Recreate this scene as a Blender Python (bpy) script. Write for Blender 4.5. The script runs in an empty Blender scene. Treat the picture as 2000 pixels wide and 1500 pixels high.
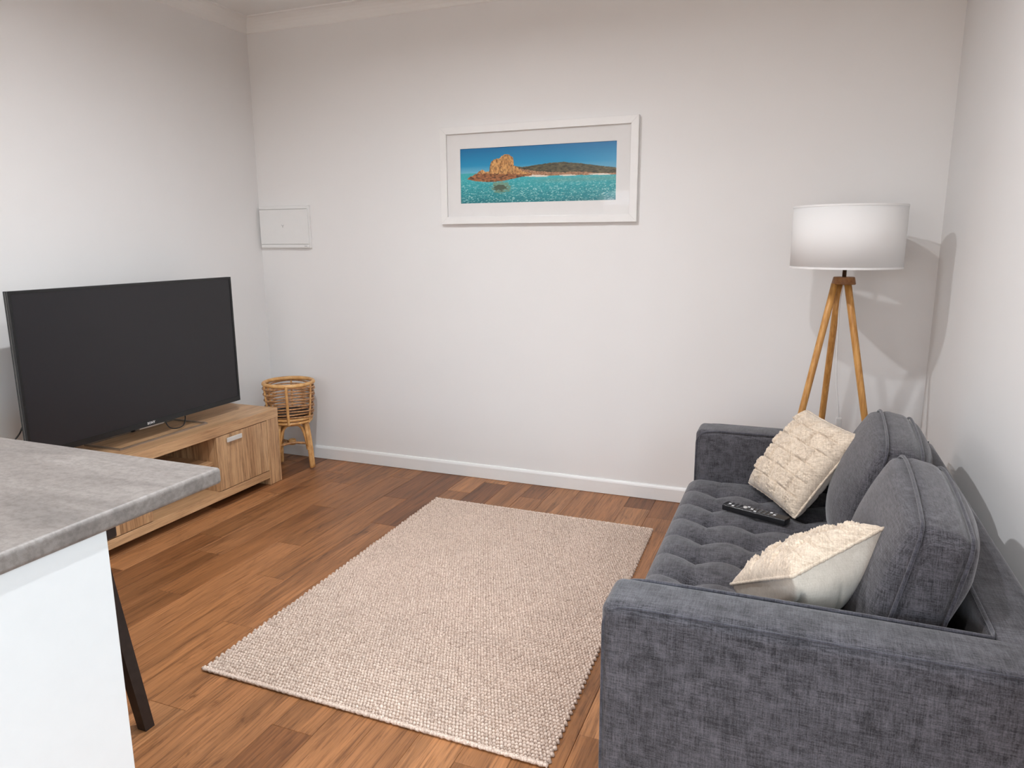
import bpy, math, random
import numpy as np
from mathutils import Matrix, Vector

random.seed(7)
rng = np.random.default_rng(7)
SC = bpy.context.scene
COL = SC.collection

# ------------------------------------------------------------------ camera
cam_d = bpy.data.cameras.new('camera')
cam = bpy.data.objects.new('camera', cam_d)
COL.objects.link(cam)
YAW, PITCH, ROLL, FPX = 0.3761, -0.1969, -0.0049, 1407.1
_f = np.array([-math.sin(YAW) * math.cos(PITCH), math.cos(YAW) * math.cos(PITCH), math.sin(PITCH)])
_r = np.array([math.cos(YAW), math.sin(YAW), 0.0])
_u = np.cross(_r, _f)
_r2 = math.cos(ROLL) * _r + math.sin(ROLL) * _u
_u2 = -math.sin(ROLL) * _r + math.cos(ROLL) * _u
cam.matrix_world = Matrix(((_r2[0], _u2[0], -_f[0], 0.0), (_r2[1], _u2[1], -_f[1], 0.0),
                           (_r2[2], _u2[2], -_f[2], 1.42), (0, 0, 0, 1)))
cam_d.sensor_width = 36.0
cam_d.lens = FPX / 2000.0 * 36.0
cam_d.clip_start = 0.05
SC.camera = cam

# ------------------------------------------------------------------ world, daylight, exposure
world = bpy.data.worlds.new('sky')
SC.world = world
world.use_nodes = True
_bg = world.node_tree.nodes['Background']
_bg.inputs[0].default_value = (0.62, 0.76, 1.0, 1)
_bg.inputs[1].default_value = 0.12
SC.view_settings.view_transform = 'Standard'
SC.view_settings.look = 'None'
SC.view_settings.gamma = 1.0
SC.view_settings.use_curve_mapping = False
SC.view_settings.exposure = 0.22
_cy = SC.cycles
_cy.max_bounces, _cy.diffuse_bounces, _cy.glossy_bounces = 6, 4, 2
_cy.transmission_bounces, _cy.transparent_max_bounces = 2, 6
_cy.caustics_reflective = False
_cy.caustics_refractive = False
_cy.use_adaptive_sampling = True
_cy.adaptive_threshold = 0.03

# room dimensions (metres)
XL, XR, YB, YF, ZC = -3.26, 0.594, 3.84, -2.2, 2.75
WIN = (-1.30, 1.00, 0.08, 2.12)          # glazed door in the right wall, beside the camera: y0, y1, z0, z1
WIN_ADDED = (-2.60, 0.30, 0.08, 2.12)         # unseen glass door added behind the camera to light the back wall: x0, x1, z0, z1


def area(name, loc, rot, sx, sy, watts, color, shape='RECTANGLE', spread=math.pi):
    l = bpy.data.lights.new(name, 'AREA')
    l.shape = shape
    l.size = sx
    if shape == 'RECTANGLE':
        l.size_y = sy
    l.energy = watts
    l.color = color
    l.spread = spread
    o = bpy.data.objects.new(name, l)
    o.location = loc
    o.rotation_euler = rot
    COL.objects.link(o)
    return o


# daylight: bluish sky above the horizon outside both glazed doors, plus an added warm fill at the back one
area('daylight_fill', (XR + 2.5, -3.0, 3.6), (0, math.radians(90), 0), 3.2, 7.0, 800, (0.76, 0.91, 1.0))
area('daylight_fill', (-1.2, YF - 2.5, 3.6), (math.radians(90), 0, 0), 7.0, 3.2, 420, (0.62, 0.78, 1.0))
area('daylight_fill', (-1.15, YF - 0.45, 1.2), (math.radians(60), 0, 0), 2.9, 2.0, 60, (1.0, 0.88, 0.78))  # warm fill light added to lift the room, no such source outside
DOWNLIGHTS = [(-0.58, 1.60), (-1.55, 1.95), (-0.58, -0.8), (-1.80, -0.8)]
DOWN_W = [16, 30, 7, 7]
DOWN_COL = (0.95, 0.98, 1.02)


# ------------------------------------------------------------------ helpers
def lin(r, g, b):
    def c(v):
        v /= 255.0
        return v / 12.92 if v <= 0.04045 else ((v + 0.055) / 1.055) ** 2.4
    return (c(r), c(g), c(b), 1.0)


def tag(o, label=None, cat=None, group=None, kind=None):
    if label: o['label'] = label
    if cat: o['category'] = cat
    if group: o['group'] = group
    if kind: o['kind'] = kind
    return o


def empty(name, loc):
    o = bpy.data.objects.new(name, None)
    o.location = loc
    o.empty_display_size = 0.1
    COL.objects.link(o)
    return o


def wloc(o):
    v = Vector((0, 0, 0))
    while o is not None:
        v = v + Vector(o.location)
        o = o.parent
    return np.array(v)


def build(name, mesh, mat, parent=None, origin=None, smooth=False):
    """mesh = (verts in world coordinates, faces); the object's origin sits at its parent's origin or at 'origin'."""
    v, f = mesh
    v = np.asarray(v, float).reshape(-1, 3)
    base = wloc(parent) if parent is not None else np.zeros(3)
    off = np.zeros(3) if origin is None else np.asarray(origin, float) - base
    me = bpy.data.meshes.new(name)
    me.from_pydata((v - base - off).tolist(), [], [list(map(int, q)) for q in f])
    me.materials.append(mat)
    if smooth:
        me.shade_smooth()
    me.update()
    o = bpy.data.objects.new(name, me)
    o.location = off
    if parent is not None:
        o.parent = parent
    COL.objects.link(o)
    return o


def fix_normals(o):
    import bmesh
    bm = bmesh.new(); bm.from_mesh(o.data)
    bmesh.ops.recalc_face_normals(bm, faces=bm.faces)
    bm.to_mesh(o.data); bm.free()
    return o


def join(*ms):
    V, F, n = [], [], 0
    for v, f in ms:
        v = np.asarray(v, float).reshape(-1, 3)
        V.append(v)
        F += [[int(i) + n for i in q] for q in f]
        n += len(v)
    return np.concatenate(V), F


def box(x0, x1, y0, y1, z0, z1):
    v = [(x0, y0, z0), (x1, y0, z0), (x1, y1, z0), (x0, y1, z0), (x0, y0, z1), (x1, y0, z1), (x1, y1, z1), (x0, y1, z1)]
    f = [(0, 3, 2, 1), (4, 5, 6, 7), (0, 1, 5, 4), (1, 2, 6, 5), (2, 3, 7, 6), (3, 0, 4, 7)]
    return np.array(v, float), f


def rbox(x0, x1, y0, y1, z0, z1, r, arc=3, mid=1, puff=None):
    """box with rounded edges, optionally puffed (puff: function (pos, normalised p) -> pos)"""
    c = np.array([(x0 + x1) / 2, (y0 + y1) / 2, (z0 + z1) / 2])
    h = np.array([(x1 - x0) / 2, (y1 - y0) / 2, (z1 - z0) / 2])
    ax = []
    for k in range(3):
        a = [h[k] - r * (1 - math.tan(math.pi / 4 * i / arc)) for i in range(arc + 1)]
        m = np.linspace(-(h[k] - r), h[k] - r, mid + 1).tolist()
        ax.append(np.array([-q for q in a[:0:-1]] + m + a[1:]))
    V, F, idx = [], [], {}

    def vid(p):
        key = tuple(np.round(p, 6))
        if key not in idx:
            q = np.clip(p, -(h - r), h - r)
            d = p - q
            n = np.linalg.norm(d)
            pos = q + (r * d / n if n > 1e-9 else 0)
            if puff is not None:
                pos = puff(pos, p / h)
            idx[key] = len(V)
            V.append(pos + c)
        return idx[key]
    for k in range(3):
        i, j = (k + 1) % 3, (k + 2) % 3
        for s in (-1, 1):
            for a in range(len(ax[i]) - 1):
                for b in range(len(ax[j]) - 1):
                    q = []
                    for (aa, bb) in ((a, b), (a + 1, b), (a + 1, b + 1), (a, b + 1)):
                        p = np.zeros(3); p[k] = s * h[k]; p[i] = ax[i][aa]; p[j] = ax[j][bb]
                        q.append(vid(p))
                    if s < 0: q.reverse()
                    F.append(q)
    return np.array(V), F


def tube(pts, r, sides=8, closed=False, caps=True):
    P = np.asarray(pts, float)
    n = len(P)
    rad = np.full(n, r) if np.isscalar(r) else np.asarray(r, float)
    T = np.zeros_like(P)
    for i in range(n):
        a = P[(i - 1) % n] if (closed or i > 0) else P[i]
        b = P[(i + 1) % n] if (closed or i < n - 1) else P[i]
        T[i] = (b - a) / (np.linalg.norm(b - a) + 1e-12)
    up = np.array([0, 0, 1.0]) if abs(T[0][2]) < 0.9 else np.array([1.0, 0, 0])
    N = up - T[0] * (up @ T[0]); N /= np.linalg.norm(N)
    V, F = [], []
    for i in range(n):
        N = N - T[i] * (N @ T[i]); N /= np.linalg.norm(N)
        B = np.cross(T[i], N)
        for k in range(sides):
            a = 2 * math.pi * k / sides
            V.append(P[i] + rad[i] * (math.cos(a) * N + math.sin(a) * B))
    m = n if closed else n - 1
    for i in range(m):
        for k in range(sides):
            a, b = i * sides + k, i * sides + (k + 1) % sides
            c, d = ((i + 1) % n) * sides + (k + 1) % sides, ((i + 1) % n) * sides + k
            F.append((a, b, c, d))
    if caps and not closed:
        F.append(tuple(range(sides - 1, -1, -1)))
        F.append(tuple((n - 1) * sides + k for k in range(sides)))
    return np.array(V), F


def lathe(prof, cx, cy, seg=32, closed_profile=False):
    V, F = [], []
    n = len(prof)
    for r, z in prof:
        for k in range(seg):
            a = 2 * math.pi * k / seg
            V.append((cx + r * math.cos(a), cy + r * math.sin(a), z))
    for i in range(n if closed_profile else n - 1):
        for k in range(seg):
            j = (i + 1) % n
            F.append((i * seg + k, i * seg + (k + 1) % seg, j * seg + (k + 1) % seg, j * seg + k))
    if not closed_profile:
        if prof[0][0] > 1e-6: F.append(tuple(range(seg - 1, -1, -1)))
        if prof[-1][0] > 1e-6: F.append(tuple((n - 1) * seg + k for k in range(seg)))
    return np.array(V), F


def spline(pts, per=8, closed=False):
    P = np.asarray(pts, float)
    n = len(P)
    out = []
    for i in range(n if closed else n - 1):
        g = lambda k: P[k % n] if closed else P[min(max(k, 0), n - 1)]
        p0, p1, p2, p3 = g(i - 1), g(i), g(i + 1), g(i + 2)
        for s in range(per):
            t = s / per
            out.append(0.5 * ((2 * p1) + (p2 - p0) * t + (2 * p0 - 5 * p1 + 4 * p2 - p3) * t * t + (3 * p1 - p0 - 3 * p2 + p3) * t ** 3))
    if not closed: out.append(P[-1])
    return np.array(out)


def vnoise(x, y, seed=0):
    r = np.random.default_rng(seed).random((64, 64))
    xi, yi = np.floor(x).astype(int), np.floor(y).astype(int)
    fx, fy = x - xi, y - yi
    fx, fy = fx * fx * (3 - 2 * fx), fy * fy * (3 - 2 * fy)
    g = lambda a, b: r[a % 64, b % 64]
    return (g(xi, yi) * (1 - fx) + g(xi + 1, yi) * fx) * (1 - fy) + (g(xi, yi + 1) * (1 - fx) + g(xi + 1, yi + 1) * fx) * fy


# ------------------------------------------------------------------ materials
class NT:
    def __init__(s, name):
        s.m = bpy.data.materials.new(name)
        s.m.use_nodes = True
        s.t = s.m.node_tree
        s.b = s.t.nodes['Principled BSDF']
        s.out = s.t.nodes['Material Output']

    def n(s, typ, **kw):
        nd = s.t.nodes.new(typ)
        for k, v in kw.items(): setattr(nd, k, v)
        return nd

    def l(s, a, b):
        s.t.links.new(a, b)

    def coords(s, scale, offset_random=False):
        tc = s.n('ShaderNodeTexCoord')
        mp = s.n('ShaderNodeMapping')
        mp.inputs['Scale'].default_value = scale
        s.l(tc.outputs['Object'], mp.inputs['Vector'])
        if offset_random:
            oi = s.n('ShaderNodeObjectInfo')
            ml = s.n('ShaderNodeMath', operation='MULTIPLY'); ml.inputs[1].default_value = 173.0
            s.l(oi.outputs['Random'], ml.inputs[0])
            s.l(ml.outputs[0], mp.inputs['Location'])
        return mp.outputs['Vector']

    def noise(s, scale, detail=4, rough=0.6, dist=0.0, offset_random=False):
        nz = s.n('ShaderNodeTexNoise')
        nz.inputs['Scale'].default_value = 1.0
        nz.inputs['Detail'].default_value = detail
        nz.inputs['Roughness'].default_value = rough
        nz.inputs['Distortion'].default_value = dist
        s.l(s.coords(scale, offset_random), nz.inputs['Vector'])
        return nz.outputs['Fac']

    def ramp(s, fac, stops, interp='LINEAR'):
        r = s.n('ShaderNodeValToRGB')
        r.color_ramp.interpolation = interp
        e = r.color_ramp.elements
        while len(e) < len(stops): e.new(0.5)
        for k, (p, c) in enumerate(stops):
            e[k].position = p
            e[k].color = c if len(c) == 4 else (*c, 1)
        s.l(fac, r.inputs[0])
        return r.outputs[0]

    def math(s, op, a, b=None):
        m = s.n('ShaderNodeMath', operation=op)
        for i, v in enumerate((a, b)):
            if v is None: continue
            if isinstance(v, (int, float)): m.inputs[i].default_value = v
            else: s.l(v, m.inputs[i])
        return m.outputs[0]

    def mix(s, a, b, fac, blend='MIX'):
        m = s.n('ShaderNodeMix', data_type='RGBA', blend_type=blend)
        for key, v in ((0, fac), (6, a), (7, b)):
            if isinstance(v, (int, float)): m.inputs[key].default_value = v
            elif isinstance(v, tuple): m.inputs[key].default_value = v
            else: s.l(v, m.inputs[key])
        return m.outputs[2]

    def bump(s, h, strength, dist=0.002):
        b = s.n('ShaderNodeBump')
        b.inputs['Strength'].default_value = strength
        b.inputs['Distance'].default_value = dist
        s.l(h, b.inputs['Height'])
        s.l(b.outputs[0], s.b.inputs['Normal'])

    def color(s, c):
        if isinstance(c, tuple): s.b.inputs['Base Color'].default_value = c
        else: s.l(c, s.b.inputs['Base Color'])

    def set(s, **kw):
        for k, v in kw.items(): s.b.inputs[k.replace('_', ' ')].default_value = v
        return s


def plain(name, c, rough=0.5, metal=0.0, var=0.06, nscale=18.0):
    n = NT(name)
    f = n.noise((nscale,) * 3, 3)
    lo = tuple(max(0, v * (1 - var)) for v in c[:3]) + (1,)
    hi = tuple(min(1, v * (1 + var)) for v in c[:3]) + (1,)
    n.color(n.ramp(f, [(0.3, lo), (0.7, hi)]))
    n.set(Roughness=rough, Metallic=metal)
    return n.m


def wall_mat(name, c):
    n = NT(name)
    n.color(n.ramp(n.noise((2.5,) * 3, 2), [(0.3, tuple(v * 0.985 for v in c[:3]) + (1,)), (0.7, c)]))
    n.set(Roughness=0.75)
    n.b.inputs['Specular IOR Level'].default_value = 0.25
    return n.m


def oak(name, axis):
    n = NT(name)
    sc = lambda a, b: tuple(a if k == axis else b for k in range(3))
    big = n.noise(sc(0.9, 9.0), 3, 0.55, 0.35, True)
    mid = n.noise(sc(3.0, 55.0), 5, 0.7, 0.5, True)
    fine = n.noise(sc(9.0, 260.0), 3, 0.7, 0, True)
    g = n.math('ADD', n.math('MULTIPLY', mid, 0.62), n.math('MULTIPLY', fine, 0.38))
    base = n.ramp(big, [(0.28, lin(188, 146, 106)), (0.5, lin(212, 172, 130)), (0.72, lin(228, 192, 150))])
    dark = n.ramp(g, [(0.40, (0.36, 0.29, 0.25, 1)), (0.51, (0.85, 0.81, 0.78, 1)), (0.6, (1, 1, 1, 1))])
    n.color(n.mix(base, dark, 0.85 if axis == 2 else 0.55, 'MULTIPLY'))
    n.set(Roughness=0.42)
    n.bump(g, 0.18, 0.001)
    return n.m


def plank_mat(name):
    n = NT(name)
    oi = n.n('ShaderNodeObjectInfo')
    big = n.noise((11.0, 0.9, 1.0), 3, 0.6, 0.6, True)
    mid = n.noise((75.0, 3.2, 1.0), 4, 0.72, 1.4, True)
    fine = n.noise((300.0, 8.0, 1.0), 3, 0.7, 0, True)
    blotch = n.noise((9.0, 3.4, 1.0), 5, 0.65, 1.5, True)
    tone = n.ramp(oi.outputs['Random'], [(0.0, lin(118, 74, 44)), (0.25, lin(137, 89, 54)), (0.5, lin(151, 101, 62)), (0.75, lin(165, 112, 72)), (1.0, lin(180, 126, 83))])
    big_c = n.ramp(big, [(0.3, (0.55, 0.53, 0.51, 1)), (0.5, (0.95, 0.95, 0.95, 1)), (0.7, (1.28, 1.28, 1.26, 1))])
    c = n.mix(tone, big_c, 0.8, 'MULTIPLY')
    mid_c = n.ramp(mid, [(0.36, (0.42, 0.38, 0.35, 1)), (0.5, (0.95, 0.95, 0.95, 1)), (0.66, (1.2, 1.2, 1.18, 1))])
    c = n.mix(c, mid_c, 0.75, 'MULTIPLY')
    fine_c = n.ramp(fine, [(0.35, (0.7, 0.67, 0.64, 1)), (0.55, (1, 1, 1, 1))])
    c = n.mix(c, fine_c, 0.45, 'MULTIPLY')
    kn = n.ramp(blotch, [(0.27, (0.30, 0.24, 0.20, 1)), (0.36, (0.85, 0.84, 0.83, 1)), (0.45, (1, 1, 1, 1))])
    c = n.mix(c, kn, 0.85, 'MULTIPLY')
    n.color(c)
    n.set(Roughness=0.38)
    n.b.inputs['Specular IOR Level'].default_value = 0.42
    n.bump(n.math('ADD', mid, n.math('MULTIPLY', fine, 0.6)), 0.1, 0.0006)
    return n.m


def fabric(name, dark, light, scale=1.0, rough=0.92, sheen=0.35, bump=0.5, mott=0.5):
    n = NT(name)
    a = n.noise((420 * scale, 30 * scale, 30 * scale), 1, 0.7)
    b = n.noise((30 * scale, 420 * scale, 30 * scale), 1, 0.7)
    c = n.noise((30 * scale, 30 * scale, 420 * scale), 1, 0.7)
    d = n.noise((330 * scale,) * 3, 1, 0.7)
    mo = n.noise((14 * scale,) * 3, 4, 0.6)
    g = n.math('MULTIPLY', n.math('ADD', n.math('ADD', a, b), n.math('ADD', c, d)), 0.25)
    col = n.ramp(g, [(0.38, dark), (0.62, light)])
    mc = n.ramp(mo, [(0.32, (0.72, 0.72, 0.72, 1)), (0.68, (1.22, 1.22, 1.22, 1))])
    n.color(n.mix(col, mc, mott, 'MULTIPLY'))
    n.set(Roughness=rough)
    n.b.inputs['Specular IOR Level'].default_value = 0.2
    n.b.inputs['Sheen Weight'].default_value = sheen
    n.b.inputs['Sheen Roughness'].default_value = 0.45
    n.bump(g, bump, 0.002)
    return n.m


M = {}
M['wall'] = wall_mat('wall_paint', (0.82, 0.81, 0.80, 1))
M['ceiling'] = wall_mat('ceiling_paint', (0.86, 0.85, 0.83, 1))
M['trim'] = plain('gloss_white_trim', (0.84, 0.84, 0.83, 1), 0.35, var=0.01)
M['oak_v'] = oak('oak_vertical_grain', 2)
M['oak_h'] = oak('oak_lengthwise_grain', 1)
M['plank'] = plank_mat('floor_board_wood')
M['sub'] = plain('underlay', (0.03, 0.02, 0.015, 1), 0.9)
M['sofa'] = fabric('charcoal_woven_fabric', lin(43, 42, 45), lin(95, 93, 98), sheen=0.32)
M['sofa_pipe'] = fabric('charcoal_piping_fabric', lin(46, 45, 50), lin(84, 83, 90))
M['sherpa'] = fabric('cream_sherpa', lin(186, 168, 148), lin(229, 213, 193), 0.7, 0.97, 0.4, 1.0, 0.18)
M['cotton'] = fabric('cream_cotton', lin(204, 194, 180), lin(222, 213, 200), 1.4, 0.95, 0.2, 0.25, 0.12)
M['black'] = plain('black_plastic', (0.012, 0.012, 0.014, 1), 0.28)
M['screen'] = plain('screen_glass', (0.012, 0.0115, 0.0145, 1), 0.33, var=0.02)
M['bezel'] = plain('bezel_gloss_black', (0.008, 0.009, 0.010, 1), 0.2)
M['silver'] = plain('brushed_silver', (0.42, 0.38, 0.34, 1), 0.3, 0.85)
M['silver_light'] = plain('satin_silver', (0.72, 0.70, 0.67, 1), 0.45, 0.25)
M['steel'] = plain('steel', (0.35, 0.33, 0.31, 1), 0.3, 1.0)
M['white_plastic'] = plain('white_plastic', (0.80, 0.80, 0.79, 1), 0.45, var=0.01)
M['mark'] = plain('grey_mark', (0.38, 0.37, 0.37, 1), 0.6)
M['logo'] = plain('logo_silver', (0.75, 0.75, 0.76, 1), 0.4, 0.1)
M['white_gloss'] = plain('white_gloss_panel', (0.84, 0.86, 0.86, 1), 0.22, var=0.01)
M['frame'] = plain('white_painted_wood', (0.83, 0.82, 0.805, 1), 0.45, var=0.015)
M['mat_board'] = plain('mat_board', (0.83, 0.815, 0.80, 1), 0.85, var=0.01)
M['dark_wood'] = plain('black_brown_wood', (0.020, 0.013, 0.011, 1), 0.4, var=0.3, nscale=40)


def concrete():
    n = NT('concrete_laminate')
    a = n.noise((3.0, 14.0, 10.0), 6, 0.65, 0.5)
    b = n.noise((70, 90, 90), 4, 0.7)
    c = n.ramp(a, [(0.3, lin(114, 108, 104)), (0.5, lin(133, 126, 121)), (0.72, lin(149, 143, 138))])
    d = n.ramp(b, [(0.38, (0.72, 0.71, 0.70, 1)), (0.58, (1.06, 1.06, 1.06, 1))])
    n.color(n.mix(c, d, 0.7, 'MULTIPLY'))
    n.set(Roughness=0.5)
    n.bump(b, 0.08, 0.0006)
    return n.m


def lampwood(name, c0, c1, scale=(90, 90, 5)):
    n = NT(name)
    f = n.noise(scale, 4, 0.65, 0.3, True)
    n.color(n.ramp(f, [(0.32, c0), (0.66, c1)]))
    n.set(Roughness=0.38)
    return n.m


def shade_mat():
    n = NT('linen_lampshade')
    f = n.math('ADD', n.noise((30, 30, 500), 3), n.noise((350, 350, 25), 3))
    col = n.ramp(f, [(0.35, (0.84, 0.83, 0.82, 1)), (0.65, (0.90, 0.89, 0.88, 1))])
    n.color(col)
    n.set(Roughness=0.9)
    n.b.inputs['Specular IOR Level'].default_value = 0.1
    tr = n.n('ShaderNodeBsdfTranslucent'); tr.inputs[0].default_value = (0.85, 0.82, 0.78, 1)
    mx = n.n('ShaderNodeMixShader'); mx.inputs[0].default_value = 0.10
    n.l(n.b.outputs[0], mx.inputs[1]); n.l(tr.outputs[0], mx.inputs[2]); n.l(mx.outputs[0], n.out.inputs[0])
    n.bump(f, 0.15, 0.0006)
    return n.m


def rattan_mat():
    n = NT('rattan_cane')
    f = n.noise((30, 30, 30), 3, 0.6)
    g = n.noise((9, 9, 9), 2, 0.5, 0, True)
    c = n.ramp(f, [(0.25, lin(196, 142, 84)), (0.52, lin(220, 170, 108)), (0.75, lin(236, 196, 138))])
    d = n.ramp(g, [(0.3, (0.78, 0.70, 0.62, 1)), (0.65, (1.05, 1.05, 1.05, 1))])
    n.color(n.mix(c, d, 0.7, 'MULTIPLY'))
    n.set(Roughness=0.42)
    return n.m


def rug_mat():
    n = NT('jute_wool_loops')
    f = n.noise((190, 190, 60), 3, 0.75)
    g = n.noise((5, 5, 5), 4, 0.6)
    c = n.ramp(f, [(0.33, lin(160, 139, 125)), (0.5, lin(211, 190, 175)), (0.68, lin(238, 222, 208))])
    d = n.ramp(g, [(0.3, (0.92, 0.91, 0.90, 1)), (0.7, (1.04, 1.03, 1.02, 1))])
    n.color(n.mix(c, d, 0.8, 'MULTIPLY'))
    n.set(Roughness=0.95)
    n.b.inputs['Specular IOR Level'].default_value = 0.15
    n.bump(n.noise((700, 250, 300), 1, 0.7), 0.5, 0.002)
    return n.m


def glass_mat():
    n = NT('clear_glass')
    t = n.n('ShaderNodeBsdfTransparent')
    g = n.n('ShaderNodeBsdfGlossy'); g.inputs['Roughness'].default_value = 0.03
    fr = n.n('ShaderNodeFresnel'); fr.inputs['IOR'].default_value = 1.45
    mx = n.n('ShaderNodeMixShader')
    n.l(n.math('MULTIPLY', fr.outputs[0], 0.2), mx.inputs[0])
    n.l(t.outputs[0], mx.inputs[1]); n.l(g.outputs[0], mx.inputs[2]); n.l(mx.outputs[0], n.out.inputs[0])
    return n.m


def print_mat():
    n = NT('photo_print')
    a = n.n('ShaderNodeAttribute'); a.attribute_name = 'print'
    n.color(a.outputs['Color'])
    n.set(Roughness=0.35)
    return n.m


def emit_mat(name, c, s):
    n = NT(name)
    n.color((0.8, 0.8, 0.8, 1))
    n.b.inputs['Emission Color'].default_value = c
    n.b.inputs['Emission Strength'].default_value = s
    return n.m


M['concrete'] = concrete()
M['lamp_wood'] = lampwood('golden_lamp_wood', lin(170, 114, 52), lin(216, 162, 92))
M['lamp_wood_dark'] = lampwood('lamp_top_wood', lin(118, 74, 36), lin(160, 110, 62), (60, 60, 60))
M['shade'] = shade_mat()
M['rattan'] = rattan_mat()
M['rattan_dark'] = lampwood('woven_cane', lin(140, 96, 62), lin(208, 158, 108), (70, 70, 70))
M['rug'] = rug_mat()
M['glass'] = glass_mat()
M['rug_back'] = plain('rug_backing', lin(150, 126, 106), 0.95)
M['print'] = print_mat()
M['lamp_disc'] = emit_mat('downlight_diffuser', (1.0, 0.9, 0.8, 1), 6.0)

# ------------------------------------------------------------------ room shell
floor = build('floor', box(XL - 0.1, XR + 0.1, YF - 0.1, YB + 0.1, -0.08, -0.010), M['sub'])
tag(floor, 'warm brown timber-look floor boards running towards the white wall', kind='structure')

PW, PL, GAP, CH = 0.1452, 1.0455, 0.0007, 0.0011


def plank_mesh(w, l):
    w, l = w - GAP, l - GAP
    a, b, c, d = -w / 2, w / 2, -l / 2, l / 2
    v = []
    for z, s in ((-0.010, 0), (-CH, 0), (0.0, CH)):
        v += [(a + s, c + s, z), (b - s, c + s, z), (b - s, d - s, z), (a + s, d - s, z)]
    f = [(0, 3, 2, 1), (8, 9, 10, 11)]
    for lv in (0, 4):
        for k in range(4):
            j = (k + 1) % 4
            f.append((lv + k, lv + j, lv + 4 + j, lv + 4 + k))
    return v, f


known = {7: 1.475, 4: 1.52, 12: 2.403, 13: 2.558, 10: 2.615, 9: 2.30, 8: 1.938, 11: 2.04, -1: 3.559, 6: 2.72, 5: 3.13,
         3: 2.97, 2: 2.25, 1: 1.83, 0: 2.62, 14: 2.12, 15: 2.86, 16: 1.62, 17: 2.45}
full_mesh = None
for i in range(-9, 18):
    xr_, xl_ = -0.655 - PW * i, -0.655 - PW * (i + 1)
    xr_, xl_ = min(xr_, XR), max(xl_, XL)
    if xr_ - xl_ < 0.02: continue
    y0 = known.get(i, 1.3 + random.random())
    k0 = math.floor((YF - y0) / PL)
    k = k0
    while y0 + k * PL < YB - 0.01:
        a, b = max(y0 + k * PL, YF), min(y0 + (k + 1) * PL, YB)
        k += 1
        if b - a < 0.01: continue
        isfull = abs((b - a) - PL) < 1e-6 and abs((xr_ - xl_) - PW) < 1e-6
        if isfull and full_mesh is not None:
            me = full_mesh
        else:
            me = bpy.data.meshes.new('floor_board')
            v, f = plank_mesh(xr_ - xl_, b - a)
            me.from_pydata(v, [], f); me.materials.append(M['plank']); me.update()
            if isfull: full_mesh = me
        o = bpy.data.objects.new('floor_board', me)
        o.location = ((xr_ + xl_) / 2, (a + b) / 2, 0)
        o.parent = floor
        COL.objects.link(o)

T = 0.12
tag(build('ceiling', box(XL - T, XR + T, YF - T, YB + T, ZC, ZC + 0.1), M['ceiling']), 'plain white ceiling above the living area', kind='structure')
tag(build('wall_back', box(XL - T, XR + T, YB, YB + T, -0.08, ZC), M['wall']), 'plain white wall with the framed seascape hanging on it', kind='structure')
tag(build('wall_left', box(XL - T, XL, YF, YB, -0.08, ZC), M['wall']), 'plain white wall behind the television', kind='structure')
vx0, vx1, vz0, vz1 = WIN_ADDED
wf = join(box(XL - T, vx0, YF - T, YF, -0.08, ZC), box(vx1, XR + T, YF - T, YF, -0.08, ZC),
          box(vx0, vx1, YF - T, YF, vz1, ZC), box(vx0, vx1, YF - T, YF, -0.08, vz0))
tag(build('wall_front', wf, M['wall']), 'plain white wall behind the camera', kind='structure')
wk = empty('added_window', ((vx0 + vx1) / 2, YF - 0.06, vz0))
tag(wk, 'white framed sliding glass door, unseen, added behind the camera to let in light', kind='structure')
for q in ((vx0, vx1, vz0, vz0 + .05), (vx0, vx1, vz1 - .05, vz1), (vx0, vx0 + .05, vz0 + .05, vz1 - .05), (vx1 - .05, vx1, vz0 + .05, vz1 - .05)):
    build('window_frame', box(q[0], q[1], YF - .09, YF - .03, q[2], q[3]), M['trim'], wk)
build('pane', box(vx0 + .05, vx1 - .05, YF - .061, YF - .055, vz0 + .05, vz1 - .05), M['glass'], wk)
wy0, wy1, wz0, wz1 = WIN
wr = join(box(XR, XR + T, wy1, YB, -0.08, ZC), box(XR, XR + T, YF, wy0, -0.08, ZC),
          box(XR, XR + T, wy0, wy1, wz1, ZC), box(XR, XR + T, wy0, wy1, -0.08, wz0))
tag(build('wall_right', wr, M['wall']), 'plain white wall behind the charcoal sofa', kind='structure')

# glazed door behind the camera, where the daylight comes in
wn = empty('window_1', (XR + 0.06, (wy0 + wy1) / 2, wz0))
tag(wn, 'white framed glazed door in the wall beside the kitchen bench', kind='structure')
fr = 0.05
build('window_frame', join(box(XR + .03, XR + .09, wy0, wy1, wz0, wz0 + fr), box(XR + .03, XR + .09, wy0, wy1, wz1 - fr, wz1),
                           box(XR + .03, XR + .09, wy0, wy0 + fr, wz0 + fr, wz1 - fr), box(XR + .03, XR + .09, wy1 - fr, wy1, wz0 + fr, wz1 - fr),
                           box(XR + .03, XR + .09, (wy0 + wy1) / 2 - .03, (wy0 + wy1) / 2 + .03, wz0 + fr, wz1 - fr)), M['trim'], wn)
for a, b in ((wy0 + fr, (wy0 + wy1) / 2 - .03), ((wy0 + wy1) / 2 + .03, wy1 - fr)):
    build('pane', box(XR + .055, XR + .061, a, b, wz0 + fr, wz1 - fr), M['glass'], wn)


def profile_run(prof, p0, p1, inward):
    """prof: (distance from wall, z); swept from p0 to p1"""
    p0, p1, inn = np.array(p0, float), np.array(p1, float), np.array(inward, float)
    V = []
    for p in (p0, p1):
        for d, z in prof:
            V.append((p[0] + inn[0] * d, p[1] + inn[1] * d, z))
    n = len(prof)
    F = [(k, (k + 1) % n, n + (k + 1) % n, n + k) for k in range(n)]
    F += [tuple(range(n - 1, -1, -1)), tuple(range(n, 2 * n))]
    return np.array(V), F


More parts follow.
